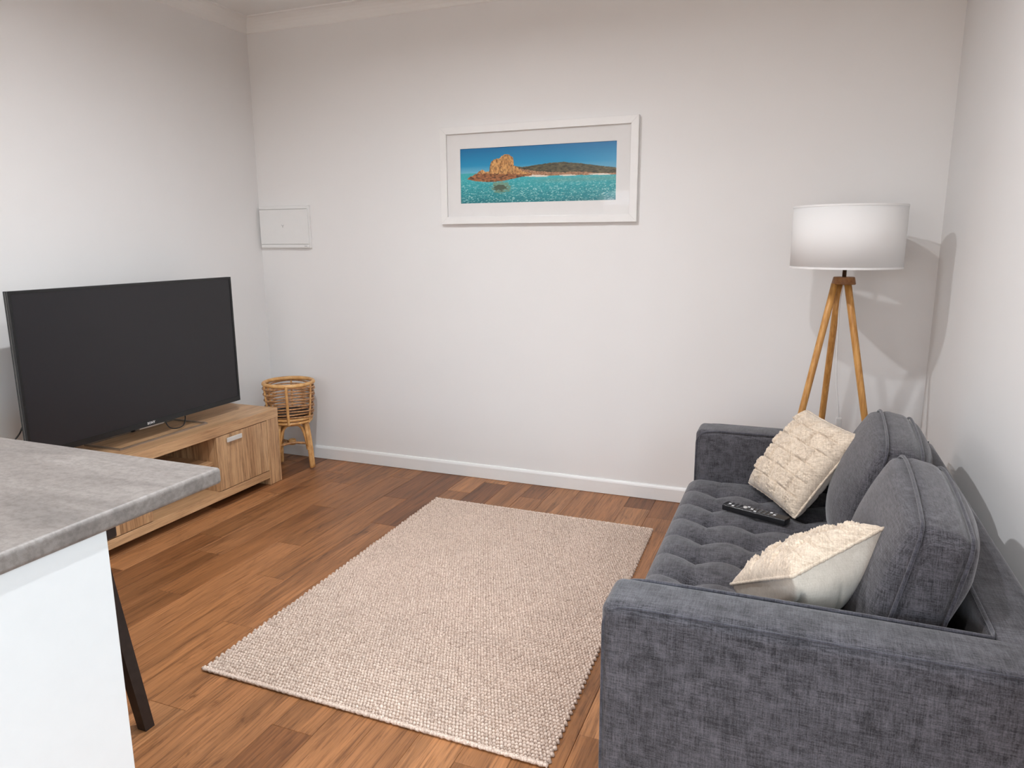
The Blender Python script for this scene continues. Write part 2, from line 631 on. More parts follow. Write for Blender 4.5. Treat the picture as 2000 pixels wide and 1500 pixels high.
BP = [(0, 0.002), (0.014, 0.002), (0.014, 0.070), (0.011, 0.078), (0.007, 0.084), (0, 0.086)]
for nm, p0, p1, inn, lb in (('baseboard_back', (XL, YB), (XR, YB), (0, -1), 'white skirting board along the wall with the framed picture'),
                            ('baseboard_left', (XL, YF), (XL, YB), (1, 0), 'white skirting board along the wall behind the television'),
                            ('baseboard_right', (XR, wy1), (XR, YB), (-1, 0), 'white skirting board along the wall behind the sofa'),
                            ('baseboard_front', (XL, YF), (XR, YF), (0, 1), 'white skirting board along the wall behind the camera')):
    tag(fix_normals(build(nm, profile_run(BP, p0, p1, inn), M['trim'])), lb, kind='structure')
# cove cornice
CP = [(0, 2.668)] + [(0.006 + 0.069 * (1 - math.cos(a)), 2.672 + 0.072 * math.sin(a)) for a in np.linspace(0, math.pi / 2, 7)] + [(0.076, ZC), (0, ZC)]
for k, (p0, p1, inn, lb) in enumerate((((XL, YB), (XR, YB), (0, -1), 'white cove cornice above the wall with the framed picture'),
                                       ((XL, YF), (XL, YB), (1, 0), 'white cove cornice above the television wall'),
                                       ((XR, YF), (XR, YB), (-1, 0), 'white cove cornice above the sofa wall'),
                                       ((XL, YF), (XR, YF), (0, 1), 'white cove cornice above the wall behind the camera'))):
    tag(fix_normals(build('trim_%d' % (k + 1), profile_run(CP, p0, p1, inn), M['ceiling'])), lb, kind='structure')

# recessed ceiling downlights
for (x, y), w, where in zip(DOWNLIGHTS, DOWN_W, ('above the rug beside the sofa', 'above the floor in front of the television',
                                                 'behind the camera near the glazed door', 'behind the kitchen bench')):
    d = empty('downlight', (x, y, ZC))
    tag(d, 'round recessed white ceiling downlight ' + where, 'downlight', 'ceiling downlights')
    build('trim_ring', lathe([(0.040, ZC), (0.040, ZC - 0.006), (0.052, ZC - 0.007), (0.056, ZC)], x, y, 32, True), M['trim'], d, smooth=True)
    build('diffuser', lathe([(0.0001, ZC - 0.003), (0.039, ZC - 0.003), (0.039, ZC), (0.0001, ZC)], x, y, 32, True), M['lamp_disc'], d)
    a = area('downlight_lamp', (x, y, ZC - 0.012), (0, 0, 0), 0.075, 0.075, w, DOWN_COL, 'DISK', math.radians(168))

# ------------------------------------------------------------------ rug
RQ = [np.array((-1.783, 1.660)), np.array((-0.549, 1.644)), np.array((-0.589, 3.385)), np.array((-1.803, 3.398))]


def rq(u, v):
    u, v = np.asarray(u)[..., None], np.asarray(v)[..., None]
    return RQ[0] * (1 - u) * (1 - v) + RQ[1] * u * (1 - v) + RQ[2] * u * v + RQ[3] * (1 - u) * v


rug = empty('woven_rug', (-1.18, 2.5, 0))
tag(rug, 'beige chunky woven loop rug lying on the floor in front of the sofa', 'rug')
ub = np.array([0.003, 0.997, 0.997, 0.003]); vb = np.array([0.002, 0.002, 0.998, 0.998])
pb = rq(ub, vb)
bv = [(p[0], p[1], 0.0005) for p in pb] + [(p[0], p[1], 0.0060) for p in pb]
build('backing', (bv, [(0, 3, 2, 1), (4, 5, 6, 7), (0, 1, 5, 4), (1, 2, 6, 5), (2, 3, 7, 6), (3, 0, 4, 7)]), M['rug_back'], rug)
NX, NY = 104, 126
RS = 8
ang = np.linspace(0, 2 * np.pi, RS, endpoint=False)
ring_prof = [(1.0, 0.0015), (1.0, 0.0075), (0.62, 0.0125)]
tu, tv = [], []
for j in range(NY):
    for i in range(NX):
        tu.append((i + 0.5 + (0.25 if j % 2 else -0.25)) / NX)
        tv.append((j + 0.5) / NY)
tu, tv = np.array(tu), np.array(tv)
cen = rq(tu, tv)
K = len(cen)
rot = rng.normal(0.45, 0.16, K)
ra = 0.0070 * rng.uniform(0.88, 1.1, K)
rb = 0.0052 * rng.uniform(0.88, 1.1, K)
hz = rng.uniform(0.85, 1.18, K)
tilt = rng.normal(0, 0.0006, (K, 2))
rows = []
for s, z in ring_prof:
    lx = s * ra[:, None] * np.cos(ang)[None]; ly = s * rb[:, None] * np.sin(ang)[None]
    X = cen[:, :1] + lx * np.cos(rot)[:, None] - ly * np.sin(rot)[:, None]
    Y = cen[:, 1:] + lx * np.sin(rot)[:, None] + ly * np.cos(rot)[:, None]
    rows.append(np.stack([X, Y, np.broadcast_to((z * hz)[:, None], X.shape)], -1))
top = np.concatenate([cen + tilt, (0.0142 * hz)[:, None]], 1)[:, None, :]
V = np.concatenate(rows + [top], 1).reshape(-1, 3)
per = RS * 3 + 1
tri = []
for lv in range(2):
    for k in range(RS):
        a, b = lv * RS + k, lv * RS + (k + 1) % RS
        tri += [(a, b, b + RS), (a, b + RS, a + RS)]
for k in range(RS):
    tri.append((2 * RS + k, 2 * RS + (k + 1) % RS, 3 * RS))
tri = np.array(tri)
Fall = (tri[None] + (np.arange(K) * per)[:, None, None]).reshape(-1, 3)
me = bpy.data.meshes.new('loop_pile')
base = wloc(rug)
Vl = V - base
me.vertices.add(len(Vl)); me.vertices.foreach_set('co', Vl.ravel())
me.loops.add(Fall.size); me.loops.foreach_set('vertex_index', Fall.ravel())
me.polygons.add(len(Fall)); me.polygons.foreach_set('loop_start', np.arange(0, Fall.size, 3)); me.polygons.foreach_set('loop_total', np.full(len(Fall), 3))
me.update(calc_edges=True); me.materials.append(M['rug']); me.shade_smooth()
lp = bpy.data.objects.new('loop_pile', me); lp.parent = rug; COL.objects.link(lp)
tag(lp, kind='stuff')
# bound ends: thick yarn cords along the short edges
for v0 in (0.0, 1.0):
    us = np.linspace(0.0, 1.0, 160)
    p = rq(us, np.full(160, v0))
    wob = 0.0011 * np.sin(np.arange(160) * 2.4)
    build('bound_edge', tube(np.c_[p[:, 0], p[:, 1], 0.0085 + wob], 0.0068 + 0.0009 * np.sin(np.arange(160) * 1.9), 7), M['rug'], rug, smooth=True)

# ------------------------------------------------------------------ sofa
SX0, SX1 = -0.352, 0.522         # front of arms, outer back
NY0, NY1 = 1.405, 1.553          # near arm
FY0, FY1 = 2.950, 3.100          # far arm
BX = 0.400                       # inner face of the back
AT = 0.650                       # top of arms and back
sofa = empty('sofa', (0.1, 2.25, 0))
tag(sofa, 'charcoal fabric two-seat sofa with tufted seat against the wall', 'sofa')


def soft(amp):
    def f(pos, p):
        q = pos.copy()
        w = max(0, 1 - p[0] ** 2) * max(0, 1 - p[2] ** 2)
        q[1] += amp * np.sign(pos[1]) * w * (abs(p[1]) > 0.9)
        w2 = max(0, 1 - p[0] ** 2) * max(0, 1 - p[1] ** 2)
        q[2] += amp * 0.9 * w2 * (p[2] > 0.9)
        return q
    return f


build('arm', rbox(SX0, SX1, NY0, NY1, 0.11, AT, 0.024, 4, 8, soft(0.008)), M['sofa'], sofa, smooth=True)
build('arm', rbox(SX0, SX1, FY0, FY1, 0.11, AT, 0.024, 4, 8, soft(0.008)), M['sofa'], sofa, smooth=True)
build('back', rbox(BX, SX1 + 0.002, NY0 + 0.02, FY1 - 0.02, 0.11, AT + 0.001, 0.022, 4, 8), M['sofa'], sofa, smooth=True)
build('base_rail', rbox(SX0 + 0.012, SX1 - 0.03, NY1 - 0.03, FY0 + 0.03, 0.11, 0.30, 0.015, 3, 2), M['sofa'], sofa, smooth=True)
# piping
pr = 0.0045


def pipe(pts, closed=False, name='piping', r=pr, parent=None):
    return build(name, tube(pts, r, 7, closed), M['sofa_pipe'], parent or sofa, smooth=True)


def arm_pipe(y, s):
    """runs up the front edge, around the top front corner and along the top edge; s = side of the arm the pipe sits on"""
    yy = y - s * 0.006
    pts = [(SX0 + 0.005, yy, z) for z in np.linspace(0.13, AT - 0.055, 8)]
    pts += [(SX0 + 0.005 + 0.05 * (1 - math.cos(a)), yy, AT - 0.055 + 0.05 * math.sin(a)) for a in np.linspace(0.2, math.pi / 2, 6)]
    return pts


def crown(x):
    t = (x - (SX0 + SX1) / 2) / ((SX1 - SX0) / 2)
    return 0.0035 * max(0, 1 - t * t)


inner = arm_pipe(NY1, 1)
inner += [(x, NY1 - 0.008, AT - 0.002 + crown(x)) for x in np.linspace(SX0 + 0.08, BX + 0.004, 14)]
inner += [(BX + 0.008, y, AT - 0.001) for y in np.linspace(NY1 + 0.02, FY0 - 0.02, 20)]
inner += [(x, FY0 + 0.008, AT - 0.002 + crown(x)) for x in np.linspace(BX + 0.004, SX0 + 0.08, 14)]
inner += arm_pipe(FY0, -1)[::-1]
pipe(inner)
pipe(arm_pipe(NY0, -1) + [(x, NY0 + 0.007, AT - 0.004 + crown(x) * .4) for x in np.linspace(SX0 + 0.08, SX1 - 0.01, 14)], r=0.003)
pipe(arm_pipe(FY1, 1) + [(x, FY1 - 0.007, AT - 0.004 + crown(x) * .4) for x in np.linspace(SX0 + 0.08, SX1 - 0.01, 14)], r=0.003)
# tufted seat cushion
TX = [-0.238, -0.080, 0.078, 0.236]
TY = [2.790 - 0.1555 * k for k in range(8)]
sx0, sx1, sy0, sy1 = -0.372, 0.398, NY1 - 0.004, FY0 + 0.004
gx = np.linspace(sx0, sx1, 110); gy = np.linspace(sy0, sy1, 200)
GX, GY = np.meshgrid(gx, gy, indexing='ij')
uu = (GX - TX[0]) / 0.158; vv = (GY - TY[0]) / 0.1555
du = (uu - np.round(uu)) * 0.158; dv = (vv - np.round(vv)) * 0.1555
in_x = np.clip((GX - (TX[0] - 0.11)) / 0.06, 0, 1)
in_y = np.clip((GY - sy0) / 0.05, 0, 1) * np.clip((sy1 - GY) / 0.05, 0, 1)
# rows outside the tufted range do not pinch
umask = (np.round(uu) >= 0) & (np.round(uu) <= 3); vmask = (np.round(vv) <= 0) & (np.round(vv) >= -7)
rr = np.hypot(du, dv)
pinch = 0.024 * np.exp(-(rr / 0.020) ** 2) + 0.013 * np.exp(-(rr / 0.05) ** 2)
pinch = pinch * umask * vmask
cre = 0.0080 * np.exp(-(np.abs(dv) / 0.012)) * vmask * in_x + 0.0022 * np.exp(-(np.abs(du) / 0.010)) * umask * in_y
dome = 0.007 * np.sqrt(np.abs(np.sin(np.pi * uu)) * np.abs(np.sin(np.pi * vv)))
Z = 0.446 + dome - pinch - cre
ex = np.minimum(GX - sx0, 0.06) / 0.06
Z -= 0.042 * (1 - np.sqrt(np.clip(1 - (1 - ex) ** 2, 0, 1)))
ey = np.minimum(np.minimum(GY - sy0, sy1 - GY), 0.05) / 0.05
Z -= 0.022 * (1 - np.sqrt(np.clip(1 - (1 - ey) ** 2, 0, 1)))
nx_, ny_ = GX.shape
SV = np.stack([GX, GY, Z], -1).reshape(-1, 3)
SF = [(i * ny_ + j, (i + 1) * ny_ + j, (i + 1) * ny_ + j + 1, i * ny_ + j + 1) for i in range(nx_ - 1) for j in range(ny_ - 1)]
bound = [(i * ny_) for i in range(nx_)] + [(nx_ - 1) * ny_ + j for j in range(1, ny_)] + [i * ny_ + ny_ - 1 for i in range(nx_ - 2, -1, -1)] + [j for j in range(ny_ - 2, 0, -1)]
low = SV[bound].copy(); low[:, 2] = 0.285
nb = len(bound); o0 = len(SV)
SV = np.concatenate([SV, low])
for k in range(nb):
    SF.append((bound[(k + 1) % nb], bound[k], o0 + k, o0 + (k + 1) % nb))
SF.append(tuple(o0 + k for k in range(nb)))
seat = build('seat_cushion', (SV, SF), M['sofa'], sofa, smooth=True)
pipe([(sx0 + 0.002, y, 0.404) for y in np.linspace(sy0 + 0.01, sy1 - 0.01, 20)], parent=seat)
bm_b = lathe([(0.0001, 0.003), (0.006, 0.0022), (0.0085, 0), (0.006, -0.002), (0.0001, -0.0025)], 0, 0, 12)
first = None
for x in TX:
    for y in TY:
        z = 0.446 - 0.024 - 0.013 - 0.0102 + 0.0035
        if first is None:
            first = build('button', (bm_b[0] + np.array((x, y, z)), bm_b[1]), M['sofa_pipe'], seat, origin=(x, y, z), smooth=True)
        else:
            o = first.copy(); o.location = np.array((x, y, z)) - wloc(sofa); o.parent = seat; COL.objects.link(o)
# legs
for x in (SX0 + 0.08, SX1 - 0.08):
    for y in (NY0 + 0.08, FY1 - 0.08):
        build('leg', lathe([(0.014, 0.001), (0.022, 0.11), (0.022, 0.115)], x, y, 14), M['dark_wood'], sofa, smooth=True)


# back cushions
def back_cushion(yc, w, h, cx, cz, lean, yawz, puffa, sq0, sq1, roll=0.0):
    th, rad = 0.105, 0.034

    def shape(q, p):
        """crown, belly and softly rounded corners shared by the cover and its piping"""
        q[2] += 0.013 * max(0, 1 - p[1] ** 2) * (p[2] > 0.4) * ((p[2] - 0.4) / 0.6)
        q[1] += np.sign(p[1]) * 0.014 * max(0, 1 - p[2] ** 2) * (abs(p[1]) > 0.6) * ((abs(p[1]) - 0.6) / 0.4)
        cw = abs(p[1]) ** 5 * abs(p[2]) ** 5
        sq = sq0 if p[1] < 0 else sq1
        q[1] -= np.sign(p[1]) * 0.030 * cw * sq
        q[2] -= np.sign(p[2]) * 0.034 * cw * sq
        return q

    def pf(pos, p):
        q = pos.copy()
        if abs(p[0]) > 0.9:
            wgt = (max(0, 1 - p[1] ** 2) ** 0.5) * (max(0, 1 - p[2] ** 2) ** 0.45)
            low_ = 1 + 0.32 * (-p[2])
            q[0] += np.sign(p[0]) * (puffa * low_ if p[0] < 0 else puffa * 0.75 * min(1, max(0, (p[2] + 0.15) / 0.6))) * wgt
        q[0] += 0.004 * math.sin(pos[1] * 13 + 1.0 + yc) * math.sin(pos[2] * 15) * (abs(p[0]) > 0.9)
        return shape(q, p)
    R = Matrix.Rotation(yawz, 3, 'Z') @ Matrix.Rotation(lean, 3, 'Y') @ Matrix.Rotation(roll, 3, 'X')
    R = np.array(R)
    C = np.array((cx, yc, cz))
    v, f = rbox(-th / 2, th / 2, -w / 2, w / 2, -h / 2, h / 2, rad, 5, 14, pf)
    c = build('back_cushion', (v @ R.T + C, f), M['sofa'], sofa, smooth=True)
    for s in (-1, 1):
        pts = []
        hw, hh, rc = w / 2 - 0.004, h / 2 - 0.004, 0.035
        for (sy, sz, a0) in ((1, 1, 0), (-1, 1, 90), (-1, -1, 180), (1, -1, 270)):
            for a in np.linspace(a0, a0 + 90, 6):
                pts.append((s * (th / 2 - 0.004), sy * (hw - rc) + rc * math.cos(math.radians(a)), sz * (hh - rc) + rc * math.sin(math.radians(a))))
        P = []
        for k in range(len(pts)):
            a, b = np.array(pts[k]), np.array(pts[(k + 1) % len(pts)])
            m = max(1, int(np.linalg.norm(b - a) / 0.03))
            for t in range(m):
                q = a + (b - a) * t / m
                pn = np.array((s, q[1] / (w / 2), q[2] / (h / 2)))
                q = shape(q, pn)
                P.append(q)
        pipe(np.array(P) @ R.T + C, True, r=0.0045, parent=c)
    return c


back_cushion(1.945, 0.65, 0.40, 0.297, 0.626, 0.22, -0.045, 0.082, 0.15, 0.9)
back_cushion(2.622, 0.66, 0.40, 0.304, 0.610, 0.20, -0.045, 0.092, 0.5, 1.5)


# ------------------------------------------------------------------ throw pillows
def pillow(label, A, B, C, D, tf, tb, seed):
    """A..D = corners; front panel bulges along the normal (A->B x A->D)"""
    A, B, C, D = (np.array(q, float) for q in (A, B, C, D))
    nrm = np.cross(B - A, D - A); nrm /= np.linalg.norm(nrm)
    cen = (A + B + C + D) / 4
    zmin = min(q[2] for q in (A, B, C, D))
    root = empty('throw_pillow', (cen[0], cen[1], zmin - 0.01))
    tag(root, label, 'pillow', 'cream throw pillows on the sofa')

    PI_ = 0.035

    def surf(N, side, thick, fluff):
        t = np.linspace(-1, 1, N)
        t = np.sign(t) * (1 - (1 - np.abs(t)) ** 1.15)
        U, W = np.meshgrid(t, t, indexing='ij')
        pu = U * (1 - PI_ * np.cos(np.pi * W / 2) ** 1.3)
        pw = W * (1 - PI_ * np.cos(np.pi * U / 2) ** 1.3)
        a, b = ((pu + 1) / 2)[..., None], ((pw + 1) / 2)[..., None]
        P = A * (1 - a) * (1 - b) + B * a * (1 - b) + C * a * b + D * (1 - a) * b
        hgt = thick * np.power(np.clip((1 - U ** 2) * (1 - W ** 2), 0, 1), 0.40 if fluff else 0.33)
        edge = np.clip(np.minimum(1 - np.abs(U), 1 - np.abs(W)) / 0.2, 0, 1)
        if fluff:
            nc = 3.0
            cu, cw = (U + 1) * nc, (W + 1) * nc
            chk = ((np.floor(cu) + np.floor(cw)) % 2)
            fu, fw = cu - np.floor(cu), cw - np.floor(cw)
            bd = np.minimum(np.minimum(fu, 1 - fu), np.minimum(fw, 1 - fw))
            raised = np.clip(bd / 0.07, 0, 1)
            groove = np.exp(-(bd / 0.055) ** 2)
            hgt = hgt + edge * (0.010 * chk * raised + 0.003 * (1 - chk) - 0.006 * groove)
            n1 = vnoise((U + 1) * 30 + 3, (W + 1) * 30 + 9, seed) - .5
            n2 = vnoise((U + 1) * 70 + 1, (W + 1) * 70 + 5, seed + 1) - .5
            hgt = hgt + (0.003 + 0.004 * chk) * n1 * (0.4 + edge) + 0.0045 * n2 * (0.3 + 0.7 * chk)
        else:
            n1 = vnoise((U + 1) * 3.2, (W + 1) * 3.2, seed) - .5
            n2 = np.abs(vnoise((U + 1) * 2.2 + 7, (W + 1) * 5.5 + 2, seed + 3) - .5)
            hgt = hgt + edge * (0.012 * n1 - 0.014 * np.exp(-(n2 / 0.05) ** 2))
        P = P + side * hgt[..., None] * nrm
        V = P.reshape(-1, 3)
        F = []
        for i in range(N - 1):
            for j in range(N - 1):
                q = (i * N + j, (i + 1) * N + j, (i + 1) * N + j + 1, i * N + j + 1)
                F.append(q if side > 0 else q[::-1])
        return V, F
    fp = build('front_panel', surf(170, 1, tf, True), M['sherpa'], root, smooth=True)
    tag(fp, 'shaggy cream patchwork face')
    bp_ = build('back_panel', surf(48, -1, tb, False), M['cotton'], root, smooth=True)
    tag(bp_, 'smooth plain cream cotton back')
    # frayed seam around the edge
    t = np.linspace(-1, 1, 40)
    loop = [(u, -1) for u in t] + [(1, w) for w in t[1:]] + [(u, 1) for u in t[::-1][1:]] + [(-1, w) for w in t[::-1][1:-1]]
    pts = []
    for (u, w) in loop:
        pu = u * (1 - PI_ * math.cos(math.pi * w / 2) ** 1.3); pw = w * (1 - PI_ * math.cos(math.pi * u / 2) ** 1.3)
        a, b = (pu + 1) / 2, (pw + 1) / 2
        pts.append(A * (1 - a) * (1 - b) + B * a * (1 - b) + C * a * b + D * (1 - a) * b)
    pts = np.array(pts)
    r_ = 0.0035 + 0.0025 * np.random.default_rng(seed).random(len(pts))
    build('seam', tube(pts, r_, 6, True), M['sherpa'], root, smooth=True)
    return root


pillow('cream shaggy patchwork throw pillow leaning on the sofa next to the black remote control',
       (-0.128, 2.875, 0.474), (0.044, 2.560, 0.468), (0.235, 2.648, 0.752), (0.064, 2.955, 0.765), 0.078, 0.065, 11)
pillow('cream throw pillow lying tilted by the sofa arm, showing its smooth back',
       (-0.113, 1.885, 0.510), (0.0315, 1.605, 0.686), (0.221, 1.770, 0.764), (0.130, 2.140, 0.490), 0.066, 0.130, 23)

# ------------------------------------------------------------------ remote control
ra0, rb0 = np.array((-0.196, 2.605)), np.array((0.022, 2.520))
rm = empty('remote_control', ((ra0[0] + rb0[0]) / 2, (ra0[1] + rb0[1]) / 2, 0.456))
tag(rm, 'black remote control lying on the tufted sofa seat', 'remote control')
dr = (rb0 - ra0); Lr = np.linalg.norm(dr); ar = math.atan2(dr[1], dr[0])
Rr = np.array(Matrix.Rotation(ar, 3, 'Z') @ Matrix.Rotation(0.0, 3, 'Y'))
rc = np.array((*((ra0 + rb0) / 2), 0.0))
vb_, fb_ = rbox(-Lr / 2, Lr / 2, -0.023, 0.023, 0.456, 0.478, 0.005, 3, 1)
build('body', (vb_ @ Rr.T + rc, fb_), M['black'], rm, smooth=True)
M['button_grey'] = plain('remote_button_grey', (0.10, 0.10, 0.105, 1), 0.4)
for k in range(11):
    for s in (-1, 0, 1):
        x = -Lr / 2 + 0.022 + k * 0.0165
        if k in (3, 4) and s == 0: continue
        v, f = rbox(x - 0.0045, x + 0.0045, s * 0.013 - 0.0038, s * 0.013 + 0.0038, 0.4775, 0.4798, 0.0009, 1, 1)
        build('button', (v @ Rr.T + rc, f), M['logo'] if (k + s) % 5 == 0 else M['button_grey'], rm)
v, f = lathe([(0.0075, 0.4775), (0.0075, 0.4805), (0.006, 0.481), (0.0001, 0.481)], -Lr / 2 + 0.022 + 3.5 * 0.0165, 0, 18)
build('navigation_pad', (v @ Rr.T + rc, f), M['silver_light'], rm, smooth=True)

# ------------------------------------------------------------------ floor lamp
LX, LY = 0.183, 3.45
lamp = empty('floor_lamp', (LX, LY, 0))
tag(lamp, 'tripod floor lamp with wooden legs and white drum shade behind the sofa', 'lamp')
sr, z0, z1 = 0.223, 1.297, 1.556
sh = build('shade', lathe([(sr, z0), (sr, z1), (sr - 0.003, z1), (sr - 0.003, z0)], LX, LY, 72, True), M['shade'], lamp, smooth=False)
for z in (z0 + 0.003, z1 - 0.003):
    build('rim', lathe([(sr + 0.0012, z - 0.004), (sr + 0.0012, z + 0.004), (sr - 0.0042, z + 0.004), (sr - 0.0042, z - 0.004)], LX, LY, 72, True), M['shade'], sh, smooth=False)
for f_ in sh.data.polygons: f_.use_smooth = True
sp = [tube([(LX, LY, z1 - 0.045), (LX + (sr - .004) * math.cos(a), LY + (sr - .004) * math.sin(a), z1 - 0.012)], 0.0018, 6) for a in (0.5, 2.6, 4.7)]
build('spider', join(*sp, lathe([(0.021, z1 - 0.047), (0.021, z1 - 0.043), (0.014, z1 - 0.043), (0.014, z1 - 0.047)], LX, LY, 20, True)), M['steel'], sh)
build('pole', lathe([(0.0085, 1.24), (0.0085, 1.44), (0.018, 1.445), (0.018, 1.50), (0.0001, 1.50)], LX, LY, 18), M['steel'], lamp, smooth=True)
build('bulb', lathe([(0.012, 1.49), (0.014, 1.50), (0.018, 1.505), (0.013, 1.512), (0.0001, 1.515)], LX, LY, 18), M['white_plastic'], lamp, smooth=True)
build('top_block', lathe([(0.0001, 1.226), (0.047, 1.226), (0.049, 1.229), (0.0435, 1.256), (0.041, 1.258), (0.0001, 1.258)], LX, LY, 40), M['lamp_wood_dark'], lamp)
for k, a in enumerate((99, 216, 335)):
    a = math.radians(a)
    c, s = math.cos(a), math.sin(a)
    p0 = np.array((LX - 0.011 + 0.030 * c, LY + 0.030 * s, 1.228)); p1 = np.array((LX - 0.011 + 0.285 * c, LY + 0.285 * s, 0.012))
    pts = [p0 + (p1 - p0) * t for t in np.linspace(0, 1, 9)]
    lg = build('leg', tube(pts, np.linspace(0.0150, 0.0135, 9), 14), M['lamp_wood'], lamp, smooth=True)
    build('foot_cap', tube([p1 + (p0 - p1) * 0.004, p1 + (p1 - p0) * 0.0092], 0.0142, 12), M['black'], lg)
cord = spline([(LX, LY, 1.226), (LX - 0.008, LY + 0.02, 1.14), (LX - 0.004, LY + 0.045, 1.0), (LX + 0.006, LY + 0.06, 0.80), (LX + 0.030, LY + 0.07, 0.62),
               (LX + 0.040, LY + 0.075, 0.40), (LX + 0.05, LY + 0.10, 0.10), (LX + 0.08, LY + 0.18, 0.007), (LX + 0.14, LY + 0.30, 0.006), (LX + 0.16, LY + 0.365, 0.08), (LX + 0.16, LY + 0.378, 0.30)], 7)
cd = build('cord', tube(cord, 0.0028, 6), M['white_plastic'], lamp, smooth=True)
v, f = rbox(LX + 0.019, LX + 0.045, LY + 0.058, LY + 0.082, 0.560, 0.620, 0.007, 3, 1)
build('switch', (v, f), M['white_plastic'], cd, smooth=True)
pp = empty('power_point', (LX + 0.17, YB, 0.30))
tag(pp, 'white wall power point behind the sofa under the lamp', 'power point')
build('cover_plate', rbox(LX + 0.10, LX + 0.22, YB - 0.008, YB, 0.27, 0.345, 0.003, 2, 1), M['white_plastic'], pp)
for dx in (0.125, 0.19):
    build('rocker', rbox(LX + dx - 0.008, LX + dx + 0.008, YB - 0.0105, YB - 0.007, 0.318, 0.336, 0.001, 1, 1), M['white_plastic'], pp)

# ------------------------------------------------------------------ TV cabinet
CX0, CX1, CY0, CY1 = -3.236, -2.835, 1.935, 3.374
cab = empty('tv_cabinet', ((CX0 + CX1) / 2, (CY0 + CY1) / 2, 0))
tag(cab, 'light oak low television cabinet with doors and open shelf', 'cabinet')
bx = lambda *a: rbox(*a, 0.0015, 1, 1)
build('top', bx(CX0, CX1, CY0, CY1, 0.396, 0.45), M['oak_h'], cab)
for a, b in ((CY0, CY0 + 0.103), (CY1 - 0.103, CY1)):
    build('end_panel', bx(CX0 + 0.002, CX1 - 0.001, a + 0.0005, b - 0.0005, 0.001, 0.3955), M['oak_v'], cab)
ya, yb = CY0 + 0.103, CY1 - 0.103
d1, d2 = 2.433, 2.877
build('bottom_shelf', bx(CX0 + 0.004, CX1 - 0.001, ya, yb, 0.044, 0.088), M['oak_h'], cab)
build('back_panel', bx(CX0 + 0.004, CX0 + 0.012, ya, yb, 0.088, 0.3955), M['oak_h'], cab)
build('divider', bx(CX0 + 0.012, CX1 - 0.022, d1 - 0.022, d1 - 0.002, 0.088, 0.3955), M['oak_v'], cab)
build('divider', bx(CX0 + 0.012, CX1 - 0.022, d2 + 0.002, d2 + 0.022, 0.088, 0.3955), M['oak_v'], cab)
build('shelf', bx(CX0 + 0.012, CX1 - 0.040, d1 - 0.002, d2 + 0.002, 0.234, 0.254), M['oak_h'], cab)
for a, b, hy in ((ya + 0.002, d1, ya + 0.28), (d2, yb - 0.002, 3.000)):
    dr_ = build('door', bx(CX1 - 0.021, CX1 - 0.002, a, b, 0.092, 0.392), M['oak_v'], cab)
    hd = build('handle', join(rbox(CX1 + 0.004, CX1 + 0.012, hy - 0.056, hy + 0.056, 0.350, 0.375, 0.002, 2, 1),
                              box(CX1 - 0.002, CX1 + 0.005, hy - 0.045, hy - 0.038, 0.359, 0.366), box(CX1 - 0.002, CX1 + 0.005, hy + 0.038, hy + 0.045, 0.359, 0.366)), M['silver_light'], dr_)
    tag(hd, 'flat satin silver handle')

# ------------------------------------------------------------------ television
tv = empty('television', (-2.99, 2.61, 0.45))
tag(tv, 'large flat black television standing on the oak cabinet', 'television')
VX, VY0, VY1, VZ0, VZ1 = -2.978, 1.980, 3.232, 0.516, 1.226
build('casing', rbox(VX - 0.030, VX - 0.004, VY0, VY1, VZ0, VZ1, 0.003, 2, 1), M['bezel'], tv)
build('rear_housing', rbox(VX - 0.070, VX - 0.028, VY0 + 0.20, VY1 - 0.20, VZ0 + 0.03, VZ1 - 0.18, 0.012, 3, 1), M['black'], tv)
for a, b in ((VY0 - 0.0006, VY0 + 0.002), (VY1 - 0.002, VY1 + 0.0006)):
    build('side_trim', box(VX - 0.0165, VX - 0.0145, a, b, VZ0 + 0.003, VZ1 - 0.003), M['steel'], tv)
bz = 0.012
build('bezel', join(box(VX - 0.004, VX, VY0, VY0 + bz, VZ0, VZ1), box(VX - 0.004, VX, VY1 - bz, VY1, VZ0, VZ1),
                    box(VX - 0.004, VX, VY0 + bz, VY1 - bz, VZ1 - bz, VZ1), box(VX - 0.004, VX, VY0 + bz, VY1 - bz, VZ0, VZ0 + 0.026)), M['bezel'], tv)
build('screen', box(VX - 0.004, VX - 0.0022, VY0 + bz, VY1 - bz, VZ0 + 0.026, VZ1 - bz), M['screen'], tv)
build('bottom_strip', box(VX - 0.006, VX + 0.0015, 2.53, 2.675, VZ0 - 0.006, VZ0), M['silver'], tv)
# maker's lettering on the lower bezel
cu = bpy.data.curves.new('lettering', 'FONT')
cu.body = 'SONY'; cu.size = 0.0165; cu.extrude = 0.0003; cu.align_x = 'CENTER'; cu.offset = 0.0004; cu.space_character = 1.1
to = bpy.data.objects.new('lettering_curve', cu)
COL.objects.link(to)
bpy.context.view_layer.update()
tm = bpy.data.meshes.new_from_object(to.evaluated_get(bpy.context.evaluated_depsgraph_get()))
tm.transform(Matrix(((0, 0, 1, VX + 0.0004), (1, 0, 0, 2.603), (0, 1, 0, VZ0 + 0.0085), (0, 0, 0, 1))))
tm.transform(Matrix.Translation(-Vector(tv.location)))
tm.materials.clear(); tm.materials.append(M['logo'])
lo = bpy.data.objects.new('lettering', tm); lo.parent = tv; COL.objects.link(lo)
tag(lo, 'small silver maker lettering')
bpy.data.objects.remove(to)
